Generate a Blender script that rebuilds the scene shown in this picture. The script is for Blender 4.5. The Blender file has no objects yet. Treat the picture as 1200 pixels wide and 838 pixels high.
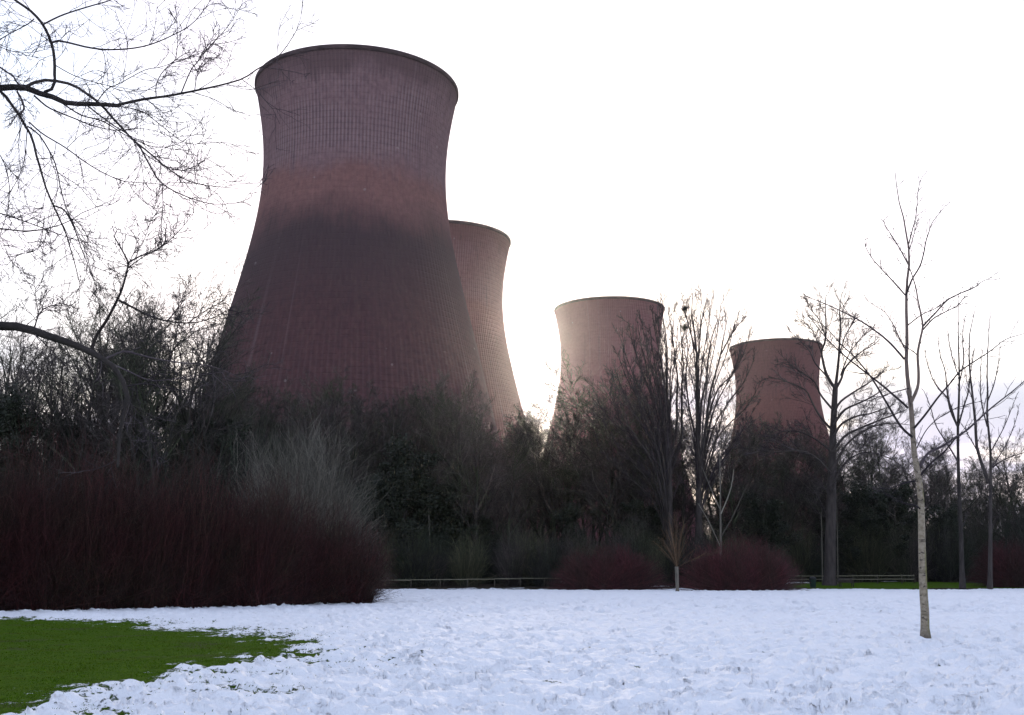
import bpy, math
import numpy as np
from math import radians as RAD

rng = np.random.default_rng(7)
scene = bpy.context.scene
C = scene.collection

# ------------------------------------------------------------------ camera geometry (also used to lay things out)
F, CX, CY, HORIZON, EYE = 1300.0, 600.0, 419.0, 674.0, 1.6
PITCH = math.atan((HORIZON - CY) / F)
cp, sp = math.cos(PITCH), math.sin(PITCH)

def at(px, py, Y):
    """point at distance Y in front of the camera on the line of sight of (px, py)"""
    u, v = (px - CX) / F, (CY - py) / F
    t = Y / (cp - v * sp)
    return np.array([u * t, Y, EYE + (sp + v * cp) * t])

def gx(px, Y):
    return (px - CX) / F * Y * cp * 1.019

# ------------------------------------------------------------------ noise
def _h(i, j, seed):
    n = (i * 374761393 + j * 668265263 + seed * 974634761) & 0x7FFFFFFF
    n = ((n ^ (n >> 13)) * 1274126177) & 0x7FFFFFFF
    return ((n ^ (n >> 16)) & 0xFFFF) / 65535.0

def vnoise(x, y, seed=0):
    x, y = np.asarray(x, float), np.asarray(y, float)
    i, j = np.floor(x).astype(np.int64), np.floor(y).astype(np.int64)
    fx, fy = x - i, y - j
    fx, fy = fx * fx * fx * (fx * (fx * 6 - 15) + 10), fy * fy * fy * (fy * (fy * 6 - 15) + 10)
    a, b, c, d = _h(i, j, seed), _h(i + 1, j, seed), _h(i, j + 1, seed), _h(i + 1, j + 1, seed)
    return (a + (b - a) * fx + (c - a) * fy + (a - b - c + d) * fx * fy) * 2 - 1

def fbm(x, y, scale, octaves=3, seed=0):
    r, a, s = 0, 1.0, 1.0 / scale
    for o in range(octaves):
        r = r + a * vnoise(x * s + 17.3 * o, y * s - 9.1 * o, seed + o)
        a *= 0.5; s *= 2.03
    return r

def sstep(a, b, x):
    t = np.clip((x - a) / (b - a), 0, 1)
    return t * t * (3 - 2 * t)

# ------------------------------------------------------------------ mesh helpers
def mesh(name, V, Q=None, T=None, mat=None, smooth=False):
    me = bpy.data.meshes.new(name)
    V = np.ascontiguousarray(V, dtype=np.float32).reshape(-1, 3)
    nq = 0 if Q is None else len(Q); nt = 0 if T is None else len(T)
    parts, starts = [], []
    if nq:
        parts.append(np.asarray(Q, np.int32).reshape(-1)); starts.append(np.arange(nq) * 4)
    if nt:
        parts.append(np.asarray(T, np.int32).reshape(-1)); starts.append(nq * 4 + np.arange(nt) * 3)
    L = np.concatenate(parts).astype(np.int32); S = np.concatenate(starts).astype(np.int32)
    me.vertices.add(len(V)); me.vertices.foreach_set('co', V.reshape(-1))
    me.loops.add(len(L)); me.loops.foreach_set('vertex_index', L)
    me.polygons.add(len(S)); me.polygons.foreach_set('loop_start', S)
    me.update(calc_edges=True)
    if smooth:
        me.polygons.foreach_set('use_smooth', np.ones(len(S), bool))
    if mat: me.materials.append(mat)
    return me

def link(name, me, parent=None):
    o = bpy.data.objects.new(name, me); C.objects.link(o)
    if parent: o.parent = parent
    return o

def tag(o, label=None, cat=None, group=None, kind=None):
    if label: o['label'] = label
    if cat: o['category'] = cat
    if group: o['group'] = group
    if kind: o['kind'] = kind
    return o

def empty(name, loc, label, cat, group=None):
    o = bpy.data.objects.new(name, None); C.objects.link(o)
    o.location = loc; o.empty_display_size = 0.3
    return tag(o, label, cat, group)

class Geo:
    def __init__(s): s.V, s.Q, s.T, s.n = [], [], [], 0
    def add(s, V, Q=None, T=None):
        V = np.asarray(V, float).reshape(-1, 3)
        if Q is not None and len(Q): s.Q.append(np.asarray(Q, np.int64) + s.n)
        if T is not None and len(T): s.T.append(np.asarray(T, np.int64) + s.n)
        s.V.append(V); s.n += len(V)
    def tubes(s, P, R, sides=3):
        """P (N,k,3) polylines, R (N,k) radii"""
        N, k, _ = P.shape
        if N == 0: return
        D = np.empty_like(P); D[:, 1:-1] = P[:, 2:] - P[:, :-2]; D[:, 0] = P[:, 1] - P[:, 0]; D[:, -1] = P[:, -1] - P[:, -2]
        D /= np.linalg.norm(D, axis=2, keepdims=True) + 1e-9
        ref = np.where(np.abs(D[:, :1, 2:3]) > 0.8, np.array([1.0, 0, 0]), np.array([0, 0, 1.0]))
        A = np.cross(D, np.broadcast_to(ref, D.shape)); A /= np.linalg.norm(A, axis=2, keepdims=True) + 1e-9
        B = np.cross(D, A)
        ang = np.arange(sides) * 2 * math.pi / sides
        V = P[:, :, None, :] + R[:, :, None, None] * (A[:, :, None, :] * np.cos(ang)[None, None, :, None] + B[:, :, None, :] * np.sin(ang)[None, None, :, None])
        idx = np.arange(N * k * sides).reshape(N, k, sides)
        a = idx[:, :-1]; b = idx[:, 1:]
        Q = np.stack([a, np.roll(a, -1, 2), np.roll(b, -1, 2), b], -1).reshape(-1, 4)
        s.add(V, Q)
    def box(s, c, size, rot=0.0, tilt=None):
        x, y, z = np.array(size) / 2
        V = np.array([[-x, -y, -z], [x, -y, -z], [x, y, -z], [-x, y, -z], [-x, -y, z], [x, -y, z], [x, y, z], [-x, y, z]])
        if tilt is not None:
            ct, st = math.cos(tilt), math.sin(tilt)
            V = V @ np.array([[1, 0, 0], [0, ct, st], [0, -st, ct]])
        cr, sr = math.cos(rot), math.sin(rot)
        V = V @ np.array([[cr, sr, 0], [-sr, cr, 0], [0, 0, 1]])
        s.add(V + np.array(c), [[0, 3, 2, 1], [4, 5, 6, 7], [0, 1, 5, 4], [1, 2, 6, 5], [2, 3, 7, 6], [3, 0, 4, 7]])
    def build(s, name, mat, parent=None, smooth=True):
        me = mesh(name, np.concatenate(s.V), np.concatenate(s.Q) if s.Q else None, np.concatenate(s.T) if s.T else None, mat, smooth)
        return link(name, me, parent)

# ------------------------------------------------------------------ materials
def new_mat(name):
    m = bpy.data.materials.new(name); m.use_nodes = True
    nt = m.node_tree; nt.nodes.clear()
    out = nt.nodes.new('ShaderNodeOutputMaterial'); b = nt.nodes.new('ShaderNodeBsdfPrincipled')
    nt.links.new(b.outputs[0], out.inputs[0])
    b.inputs['Specular IOR Level'].default_value = 0.25
    return m, nt, b

class N:
    """tiny node helper"""
    def __init__(s, nt): s.nt = nt
    def n(s, t, **kw):
        o = s.nt.nodes.new(t)
        for k, v in kw.items(): setattr(o, k, v)
        return o
    def put(s, sock, v):
        if hasattr(v, 'is_output') or isinstance(v, bpy.types.NodeSocket): s.nt.links.new(v, sock)
        else: sock.default_value = v
    def math(s, op, a, b=0.0, c=None, clamp=False):
        o = s.n('ShaderNodeMath', operation=op, use_clamp=clamp)
        s.put(o.inputs[0], a); s.put(o.inputs[1], b)
        if c is not None: s.put(o.inputs[2], c)
        return o.outputs[0]
    def noise(s, vec, scale, detail=3, rough=0.55):
        o = s.n('ShaderNodeTexNoise'); o.inputs['Scale'].default_value = scale
        o.inputs['Detail'].default_value = detail; o.inputs['Roughness'].default_value = rough
        if vec is not None: s.put(o.inputs['Vector'], vec)
        return o.outputs[0]
    def mix(s, f, a, b, mode='MIX'):
        o = s.n('ShaderNodeMix', data_type='RGBA', blend_type=mode)
        s.put(o.inputs[0], f); s.put(o.inputs[6], a); s.put(o.inputs[7], b)
        return o.outputs[2]
    def ramp(s, v, lo, hi, a=0.0, b=1.0):
        o = s.n('ShaderNodeMapRange', clamp=True, interpolation_type='SMOOTHSTEP')
        s.put(o.inputs[0], v); o.inputs[1].default_value = lo; o.inputs[2].default_value = hi
        o.inputs[3].default_value = a; o.inputs[4].default_value = b
        return o.outputs[0]
    def mapping(s, vec, scale):
        o = s.n('ShaderNodeMapping'); o.inputs['Scale'].default_value = scale; s.put(o.inputs['Vector'], vec)
        return o.outputs[0]
    def attr(s, name, typ='GEOMETRY'):
        return s.n('ShaderNodeAttribute', attribute_name=name, attribute_type=typ)

def col(r, g, b): return (r, g, b, 1.0)

def bark(name, a, b, moss=None, scale=3.0, rough=0.9, isl=.75):
    m, nt, bs = new_mat(name); k = N(nt)
    geo = k.n('ShaderNodeNewGeometry'); info = k.n('ShaderNodeObjectInfo')
    f = k.ramp(k.noise(k.mapping(geo.outputs['Position'], (1, 1, 0.25)), scale), 0.3, 0.7)
    c = k.mix(f, col(*a), col(*b))
    if moss:
        g = k.ramp(k.noise(geo.outputs['Position'], 0.22, 2), 0.45, 0.62)
        c = k.mix(g, c, col(*moss))
    v = k.math('MULTIPLY', k.math('MULTIPLY_ADD', info.outputs['Random'], 0.5, 0.75), k.math('MULTIPLY_ADD', k.math('POWER', geo.outputs['Random Per Island'], 3.0), isl * 2.2, 1 - isl * .55))
    hsv = k.n('ShaderNodeHueSaturation'); k.put(hsv.inputs['Value'], v); k.put(hsv.inputs['Color'], c)
    nt.links.new(hsv.outputs[0], bs.inputs['Base Color'])
    bs.inputs['Roughness'].default_value = rough
    return m

M = {}
M['bark'] = bark('dark_bark', (.03, .025, .023), (.055, .046, .042), None, 3.0, .9, .3)
M['wood_bark'] = bark('woodland_bark', (.035, .03, .027), (.075, .064, .055), (.045, .054, .03))
M['twig'] = bark('woodland_twig', (.045, .037, .035), (.08, .068, .062), (.05, .054, .034), 0.5)
M['dark_twig'] = bark('foreground_twig', (.035, .028, .032), (.055, .045, .047))
M['olive_twig'] = bark('olive_twig', (.055, .06, .033), (.085, .085, .05), None, 0.6)
M['pale_twig'] = bark('pale_grey_twig', (.095, .088, .068), (.165, .152, .125), None, 0.3)
M['under_twig'] = bark('undergrowth_twig', (.018, .02, .018), (.04, .038, .032), (.024, .032, .02), 0.3)
M['orange_twig'] = bark('orange_willow_shoot', (.075, .045, .026), (.10, .062, .034), None, 0.8)
M['pale_bark'] = bark('pale_bark', (.11, .10, .08), (.18, .16, .13), None, 6)

# dogwood: red shoots, browner towards the old wood in places
m, nt, bs = new_mat('dogwood_shoot'); k = N(nt)
geo = k.n('ShaderNodeNewGeometry')
f = k.ramp(k.noise(geo.outputs['Position'], 0.45, 3), 0.35, 0.68)
c = k.mix(f, col(.044, .0135, .013), col(.032, .024, .014))
c = k.mix(k.ramp(k.noise(geo.outputs['Position'], 6, 2), 0.35, 0.7), c, col(.04, .011, .012))
hsv = k.n('ShaderNodeHueSaturation'); k.put(hsv.inputs['Value'], k.math('MULTIPLY_ADD', k.math('POWER', geo.outputs['Random Per Island'], 3.0), 2.4, .5)); k.put(hsv.inputs['Color'], c)
nt.links.new(hsv.outputs[0], bs.inputs['Base Color'])
bs.inputs['Roughness'].default_value = 0.7
M['dogwood'] = m
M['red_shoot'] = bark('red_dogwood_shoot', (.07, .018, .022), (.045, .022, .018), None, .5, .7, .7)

# evergreen leaves
m, nt, bs = new_mat('evergreen_leaf'); k = N(nt)
geo = k.n('ShaderNodeNewGeometry')
f = k.noise(geo.outputs['Position'], 0.8, 4)
nt.links.new(k.mix(k.ramp(f, .35, .65), col(.011, .015, .009), col(.022, .028, .014)), bs.inputs['Base Color'])
bs.inputs['Roughness'].default_value = 0.55
M['leaf'] = m

# birch bark: cream with dark lenticels, green algae on one side
m, nt, bs = new_mat('birch_bark'); k = N(nt)
geo = k.n('ShaderNodeNewGeometry'); tc = k.n('ShaderNodeTexCoord')
P = tc.outputs['Object']
f1 = k.ramp(k.noise(k.mapping(P, (7, 7, 15)), 1.0, 5), .56, .66)
f2 = k.ramp(k.noise(k.mapping(P, (1.5, 1.5, 5)), 1.0, 3), .5, .68)
base = k.mix(k.ramp(k.noise(P, 14, 4), .3, .7), col(.21, .17, .115), col(.32, .275, .21))
base = k.mix(f2, base, col(.13, .105, .07))
base = k.mix(f1, base, col(.07, .055, .045))
xyz = k.n('ShaderNodeSeparateXYZ'); nt.links.new(geo.outputs['Normal'], xyz.inputs[0])
pz = k.n('ShaderNodeSeparateXYZ'); nt.links.new(P, pz.inputs[0])
g = k.math('MULTIPLY', k.ramp(xyz.outputs[0], .0, .9), k.ramp(k.noise(k.mapping(P, (3, 3, 1.4)), 1.2, 2), .42, .6))
base = k.mix(g, base, col(.13, .13, .025))
dark = k.ramp(pz.outputs[2], 3.6, 6.5)
base = k.mix(dark, base, col(.16, .12, .10))
foot = k.ramp(k.math('ADD', pz.outputs[2], k.math('MULTIPLY', k.noise(P, 7, 3), .5)), .35, .8, .75, 0)
base = k.mix(foot, base, col(.09, .075, .06))
nt.links.new(base, bs.inputs['Base Color']); bs.inputs['Roughness'].default_value = .75
bp = k.n('ShaderNodeBump'); bp.inputs['Strength'].default_value = .5; bp.inputs['Distance'].default_value = .02
nt.links.new(f1, bp.inputs['Height']); nt.links.new(bp.outputs[0], bs.inputs['Normal'])
M['birch'] = m

def plain(name, c, rough=.8, scale=8.0, var=.35):
    m, nt, bs = new_mat(name); k = N(nt)
    tc = k.n('ShaderNodeTexCoord')
    f = k.ramp(k.noise(tc.outputs['Object'], scale, 4), .3, .7)
    nt.links.new(k.mix(f, col(*[x * (1 - var) for x in c]), col(*c)), bs.inputs['Base Color'])
    bs.inputs['Roughness'].default_value = rough
    return m
M['rail'] = plain('weathered_rail', (.26, .245, .17))
M['post'] = plain('dark_post', (.09, .08, .06))
M['bin'] = plain('green_bin_plastic', (.012, .035, .025), .5)
M['bin_lid'] = plain('black_bin_lid', (.012, .014, .014), .45)
M['bench'] = plain('dark_bench_timber', (.05, .042, .036), .75)

# ------------------------------------------------------------------ ground: snow, bare grass, woodland floor in one material
def ground_mat():
    m, nt, bs = new_mat('snowy_meadow'); k = N(nt)
    geo = k.n('ShaderNodeNewGeometry'); P = geo.outputs['Position']
    cov = k.attr('bare').outputs['Fac']; wood = k.attr('wood').outputs['Fac']
    snow = k.mix(k.noise(P, 1.2, 3), col(.84, .87, .92), col(.90, .92, .95))
    grass = k.mix(k.ramp(k.noise(P, 9, 5), .3, .7), col(.03, .07, .003), col(.066, .118, .006))
    grass = k.mix(k.ramp(k.noise(P, .5, 3), .55, .7), grass, col(.055, .07, .02))
    litter = k.mix(k.ramp(k.noise(P, 2.5, 5), .35, .65), col(.022, .018, .014), col(.06, .05, .035))
    lo = k.mix(k.ramp(wood, .4, .6), grass, litter)
    nz = k.math('ADD', k.math('MULTIPLY', k.math('SUBTRACT', k.noise(P, 3.2, 5, .65), .5), 1.45),
                k.math('MULTIPLY', k.math('SUBTRACT', k.noise(P, 13, 4, .6), .5), 1.25))
    f = k.ramp(k.math('ADD', cov, nz), -.06, .10)
    nt.links.new(k.mix(f, snow, lo), bs.inputs['Base Color'])
    k.put(bs.inputs['Roughness'], k.math('MULTIPLY_ADD', f, .3, .6)); k.put(bs.inputs['Specular IOR Level'], k.math('MULTIPLY_ADD', f, -.2, .22))
    bp = k.n('ShaderNodeBump'); bp.inputs['Strength'].default_value = .9; bp.inputs['Distance'].default_value = .07
    h = k.math('ADD', k.noise(P, 5, 5, .6), k.math('MULTIPLY', k.noise(P, 24, 3), .35))
    h = k.math('SUBTRACT', h, k.math('MULTIPLY', f, 1.2))
    nt.links.new(h, bp.inputs['Height']); nt.links.new(bp.outputs[0], bs.inputs['Normal'])
    return m
M['ground'] = ground_mat()

PATCH = np.array([[-26, 43], [-19.5, 41.5], [-13.5, 38.5], [-9.0, 34.5], [-6.5, 30.5], [-4.2, 27.0], [-3.6, 23.4], [-4.1, 19.8], [-5.1, 17.2], [-5.3, 14.8], [-5.6, 12.6], [-7.5, 9], [-16, 7], [-30, 20]], float)
VERGE = np.array([[32, 121.5], [58, 122.5], [60, 127], [52, 133], [36, 133], [31, 128]], float)

def sdf(poly, x, y):
    """signed distance, positive inside"""
    d = np.full(x.shape, 1e9); inside = np.zeros(x.shape, bool)
    n = len(poly)
    for i in range(n):
        a, b = poly[i], poly[(i + 1) % n]
        e = b - a; t = np.clip(((x - a[0]) * e[0] + (y - a[1]) * e[1]) / (e @ e), 0, 1)
        d = np.minimum(d, np.hypot(x - a[0] - t * e[0], y - a[1] - t * e[1]))
        c = ((a[1] > y) != (b[1] > y)) & (x < (b[0] - a[0]) * (y - a[1]) / (b[1] - a[1] + 1e-12) + a[0])
        inside ^= c
    return np.where(inside, d, -d)

def terrain(x, y):
    r = np.hypot(x, y)
    return .85 * sstep(115, 137, y) + .05 * fbm(x, y, 14, 2, 3) * sstep(6, 30, r) * (1 - sstep(95, 115, y))

def tz(x, y): return float(terrain(np.array([float(x)]), np.array([float(y)]))[0])

def cover(x, y):
    """bare > 0 where no snow lies; wood 1 = leaf litter, 0 = grass"""
    s = sdf(PATCH, x, y)
    n = fbm(x, y, 2.6, 4, 21)
    bare = np.clip((s + .45 + 1.4 * n) * .28 + .40 * fbm(x, y, .55, 3, 23) * (s > -4), -1.2, 1.4)
    edge = 119.5 + 1.2 * fbm(x, y * 0, 9, 3, 5) + 9 * sstep(56, 62, x) + 0 * y
    wf = np.clip((y - edge) * .5 + .3 * n, -1.3, .75)
    wf = wf - 1.0 * sstep(.62, .95, fbm(x, y, 5, 3, 44) * .8 + .25) * (y > 121)
    v = np.clip((sdf(VERGE, x, y) + 1.0 * fbm(x, y, 4, 2, 33) + 1.1 * vnoise(x * .9, y * .5, 35)) * .5, -1.2, .9)
    wood = ((y > edge - 1) & (v < -.1)).astype(float)
    bare = np.maximum(np.maximum(bare, wf), v)
    # a few worn or thin spots in the open snow
    thin = fbm(x, y, 1.5, 4, 71) + .5 * fbm(x, y, 11, 2, 72)
    bare = np.maximum(bare, -.74 + .58 * sstep(.55, 1.25, thin))
    row = np.exp(-((y - 76 - .06 * x - 1.5 * vnoise(x * .15, y * 0 + 3, 8)) / .5) ** 2) * sstep(10, 30, x) * sstep(-.1, .5, vnoise(x * .6, y * .8, 9))
    bare = np.maximum(bare, -.7 + .75 * row)
    # drip zone of the shrub thicket on the left
    return bare, wood

def add_attr(me, name, v):
    a = me.attributes.new(name, 'FLOAT', 'POINT'); a.data.foreach_set('value', np.ascontiguousarray(v, np.float32).reshape(-1))

# fine fan of ground in front of the camera
nr, nc = 620, 760
rr = 6.0 * (150 / 6.0) ** np.linspace(0, 1, nr)
th = np.linspace(RAD(-42), RAD(42), nc)
RRg, TH = np.meshgrid(rr, th, indexing='ij')
GX, GY = RRg * np.sin(TH), RRg * np.cos(TH)
bare, wood = cover(GX, GY)
gs = np.random.default_rng(91)
for _ in range(420):        # small dark bare spots scattered over the open snow
    y = 16 + 100 * gs.random() ** 1.2; x = gs.uniform(-.32, .5) * y
    if x < -9 and y > 40: continue
    for _k in range(gs.integers(1, 4)):
        xx, yy = x + gs.normal(0, .5), y + gs.normal(0, .25); a, b = gs.uniform(.06, .22) * (1 + y / 90), gs.uniform(.04, .10) * (1 + y / 60)
        r = math.hypot(xx, yy); t = math.atan2(xx, yy)
        i0, i1 = np.searchsorted(rr, r - .8), np.searchsorted(rr, r + .8); j0, j1 = np.searchsorted(th, t - .8 / r), np.searchsorted(th, t + .8 / r)
        q = ((GX[i0:i1, j0:j1] - xx) / a) ** 2 + ((GY[i0:i1, j0:j1] - yy) / b) ** 2
        bare[i0:i1, j0:j1] = np.maximum(bare[i0:i1, j0:j1], -.74 + .85 * np.exp(-q))
snowy = 1 - sstep(-.5, .22, bare)
near = 1 - sstep(40, 90, RRg)
h = terrain(GX, GY)
lump = .024 * fbm(GX, GY, 1.6, 2, 11) + .078 * np.abs(fbm(GX, GY, .6, 3, 12)) + .040 * fbm(GX, GY, .22, 2, 13)
h = h + snowy * (.06 + lump * 1.0) + (1 - snowy) * .012 * fbm(GX, GY, .5, 3, 14)
# footprints: trails and a general trample
def dent(x, y, ang, a=.17, b=.085, dep=.06):
    global h
    r = math.hypot(x, y); t = math.atan2(x, y)
    i0 = np.searchsorted(rr, r - .8); i1 = np.searchsorted(rr, r + .8)
    j0 = np.searchsorted(th, t - .8 / r); j1 = np.searchsorted(th, t + .8 / r)
    if i1 <= i0 or j1 <= j0: return
    X, Y = GX[i0:i1, j0:j1] - x, GY[i0:i1, j0:j1] - y
    c, s = math.cos(ang), math.sin(ang)
    q = ((X * c + Y * s) / a) ** 2 + ((-X * s + Y * c) / b) ** 2
    h[i0:i1, j0:j1] += snowy[i0:i1, j0:j1] * (-dep * np.exp(-q ** 1.6) + .35 * dep * np.exp(-((np.sqrt(q) - 1.55) / .4) ** 2))
for _ in range(34):
    x, y = rng.uniform(-14, 22), rng.uniform(9, 60); a = rng.uniform(0, 2 * math.pi)
    for s in range(rng.integers(12, 40)):
        a += rng.normal(0, .09); x += .62 * math.cos(a); y += .62 * math.sin(a)
        o = .13 * (1 if s % 2 else -1)
        if y > 7: dent(x - o * math.sin(a), y + o * math.cos(a), a, rng.uniform(.14, .2), rng.uniform(.07, .1), rng.uniform(.04, .085))
for _ in range(3200):
    y = 45 + 72 * rng.random(); x = rng.uniform(-.5, .55) * y
    dent(x, y, rng.uniform(0, 6.3), rng.uniform(.15, .5), rng.uniform(.12, .3), rng.uniform(.08, .2))
for _ in range(6500):
    y = 8 + 62 * rng.random() ** 1.3; x = rng.uniform(-.55, .6) * y
    dent(x, y, rng.uniform(0, 6.3), rng.uniform(.05, .17), rng.uniform(.04, .09), rng.uniform(.05, .15))
_b = at(1085, 752, 26.6); h -= .07 * np.exp(-(((GX - _b[0]) ** 2 + (GY - _b[1]) ** 2) / .2 ** 2)) * snowy
idx = np.arange(nr * nc).reshape(nr, nc)
Q = np.stack([idx[:-1, :-1], idx[:-1, 1:], idx[1:, 1:], idx[1:, :-1]], -1).reshape(-1, 4)[:, ::-1]
me = mesh('snow_field', np.stack([GX, GY, h], -1), Q, None, M['ground'], True)
add_attr(me, 'bare', bare); add_attr(me, 'wood', wood)
tag(link('snow_field', me), kind='structure')
# the wide ground sheet below it
r2 = np.concatenate([[0.5], 3.0 * (1500 / 3.0) ** np.linspace(0, 1, 90)]); t2 = np.linspace(0, 2 * math.pi, 181)
R2, T2 = np.meshgrid(r2, t2, indexing='ij'); X2, Y2 = R2 * np.sin(T2), R2 * np.cos(T2)
b2, w2 = cover(X2, Y2)
idx = np.arange(R2.size).reshape(R2.shape)
Q = np.stack([idx[:-1, :-1], idx[:-1, 1:], idx[1:, 1:], idx[1:, :-1]], -1).reshape(-1, 4)[:, ::-1]
me = mesh('ground', np.stack([X2, Y2, terrain(X2, Y2) - .14], -1), Q, None, M['ground'], True)
add_attr(me, 'bare', b2); add_attr(me, 'wood', w2)
tag(link('ground', me), kind='structure')

# grass blades on the thawed patch
n = 230000
r = 9 * (46 / 9.) ** rng.random(n); t = rng.uniform(RAD(-40), RAD(-3), n)
x, y = r * np.sin(t), r * np.cos(t)
bb, ww = cover(x, y)
keep = (bb + rng.normal(0, .22, n) > .10) & (y < 48)
x, y, bb, r = x[keep], y[keep], bb[keep], r[keep]
n = len(x)
ir = np.clip(np.searchsorted(rr, np.hypot(x, y)), 0, nr - 1); jt = np.clip(np.searchsorted(th, np.arctan2(x, y)), 0, nc - 1)
z = h[ir, jt] - .01
a = rng.uniform(0, 2 * math.pi, n); hh = rng.uniform(.018, .055, n) * (.7 + .3 * vnoise(x * 2, y * 2, 5)); wd = .004 * (1 + r / 16)
lean = rng.uniform(.01, .05, n); la = rng.uniform(0, 2 * math.pi, n)
V = np.empty((n, 3, 3))
V[:, 0] = np.stack([x - wd * np.cos(a), y - wd * np.sin(a), z], -1); V[:, 1] = np.stack([x + wd * np.cos(a), y + wd * np.sin(a), z], -1)
V[:, 2] = np.stack([x + lean * np.cos(la), y + lean * np.sin(la), z + hh], -1)
m, nt, bs = new_mat('grass_blade'); k = N(nt)
geo = k.n('ShaderNodeNewGeometry')
c = k.mix(geo.outputs['Random Per Island'], col(.042, .10, .004), col(.095, .17, .008))
c = k.mix(k.ramp(k.noise(geo.outputs['Position'], .7, 3), .45, .75), c, col(.085, .095, .014))
c = k.mix(k.ramp(k.noise(geo.outputs['Position'], 2.3, 4), .55, .72, 0, .6), c, col(.05, .045, .015))
nt.links.new(c, bs.inputs['Base Color']); bs.inputs['Roughness'].default_value = .9; bs.inputs['Specular IOR Level'].default_value = .02
tag(link('grass', mesh('grass', V, None, np.arange(n * 3).reshape(n, 3), m)), kind='stuff')

# ------------------------------------------------------------------ cooling towers
PZ = np.array([-3, 8, 20, 32, 40, 45, 53, 57, 65, 70, 76, 80, 86, 92, 98, 103, 109, 114.], float)
PR = np.array([43.5, 40.3, 36.9, 33.4, 31.2, 30.3, 28.5, 27.4, 25.3, 24.0, 22.6, 22.0, 21.3, 21.05, 21.1, 21.55, 22.5, 23.6], float)
pf = np.polynomial.Polynomial.fit(PZ, PR, 6)

def tower_mat():
    m, nt, bs = new_mat('weathered_red_concrete'); k = N(nt)
    uv = k.n('ShaderNodeUVMap'); uv.uv_map = 'ribs'
    xyz = k.n('ShaderNodeSeparateXYZ'); nt.links.new(uv.outputs[0], xyz.inputs[0])
    u, z = xyz.outputs[0], xyz.outputs[1]
    tc = k.n('ShaderNodeTexCoord'); P = tc.outputs['Object']
    info = k.attr('stain_level', 'OBJECT').outputs['Fac']
    tint = k.attr('tint', 'OBJECT').outputs['Vector']
    nz = k.noise(P, .06, 4, .6); nf = k.noise(P, .9, 4, .6)
    streak = k.noise(k.mapping(P, (1.1, 1.1, .03)), 1.0, 4, .65)
    top = k.mix(k.ramp(nf, .3, .7), col(.165, .102, .108), col(.23, .142, .145))
    band = k.mix(k.ramp(nf, .3, .7), col(.175, .092, .085), col(.225, .116, .106))
    low = k.mix(k.ramp(nf, .3, .7), col(.072, .037, .040), col(.10, .049, .050))
    pale = k.mix(k.ramp(nf, .3, .7), col(.195, .078, .074), col(.23, .095, .086))
    zz = k.math('ADD', z, k.math('MULTIPLY', k.math('SUBTRACT', nz, .5), 16))
    zs = k.math('ADD', zz, k.math('MULTIPLY', k.math('SUBTRACT', streak, .5), 7))
    c = k.mix(k.ramp(zs, 85, 92), band, top)
    c = k.mix(k.ramp(zs, 106, 112), c, col(.115, .07, .072))
    soot = k.ramp(zs, 71.5, 82.5, 1, 0)
    c = k.mix(soot, c, k.mix(k.ramp(zz, 44, 74), low, col(.064, .043, .046)))
    c = k.mix(info, pale, c)
    c = k.mix(k.ramp(streak, .55, .72, 0, .35), c, col(.05, .036, .042))
    # formwork grid: ribs and lifts with pale lime along the edges, strongest below the lip
    fu = k.math('FRACT', u); du = k.math('ABSOLUTE', k.math('SUBTRACT', fu, .5))
    rib = k.ramp(du, .27, .40)
    fz = k.math('FRACT', k.math('DIVIDE', z, 1.35)); dz = k.math('ABSOLUTE', k.math('SUBTRACT', fz, .5))
    lift = k.ramp(dz, .36, .47)
    patch = k.ramp(k.noise(k.mapping(P, (.05, .05, .07)), 1.0, 3), .36, .6)
    zone = k.math('MULTIPLY', k.math('MULTIPLY', k.ramp(z, 86, 94), k.ramp(z, 104, 111, 1, .15)), patch)
    zone = k.math('MULTIPLY', zone, k.ramp(info, .1, .9, .15, 1))
    zone = k.math('ADD', zone, k.math('MULTIPLY', k.ramp(z, 60, 40), .12))
    c = k.mix(k.math('MULTIPLY', k.math('MULTIPLY', rib, zone), .5), c, col(.30, .235, .235))
    c = k.mix(k.math('MULTIPLY', k.math('MULTIPLY', k.ramp(du, .2, .05), .40), zone), c, col(.05, .036, .042))
    c = k.mix(k.math('MULTIPLY', lift, k.math('MULTIPLY_ADD', zone, .18, .05)), c, col(.045, .032, .036))
    # long thin lime runs from the rim, and small pale spalls
    run = k.noise(k.mapping(uv.outputs[0], (.9, .006, 1)), 1.0, 2, .5)
    c = k.mix(k.math('MULTIPLY', k.ramp(run, .66, .74), .14), c, col(.32, .26, .26))
    sp_ = k.n('ShaderNodeTexVoronoi'); sp_.inputs['Scale'].default_value = .16; nt.links.new(P, sp_.inputs['Vector'])
    c = k.mix(k.ramp(sp_.outputs['Distance'], .06, .04, 0, .3), c, col(.40, .36, .34))
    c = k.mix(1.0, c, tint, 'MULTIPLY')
    nt.links.new(c, bs.inputs['Base Color']); bs.inputs['Roughness'].default_value = .94
    bs.inputs['Specular IOR Level'].default_value = .15
    bp = k.n('ShaderNodeBump'); bp.inputs['Strength'].default_value = .6; bp.inputs['Distance'].default_value = .15
    nt.links.new(k.math('ADD', nf, k.math('MULTIPLY', lift, -.6)), bp.inputs['Height']); nt.links.new(bp.outputs[0], bs.inputs['Normal'])
    return m
M['tower'] = tower_mat()
M['rim'] = plain('dark_rim_concrete', (.085, .055, .056), .9, .35, .6)

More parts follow.
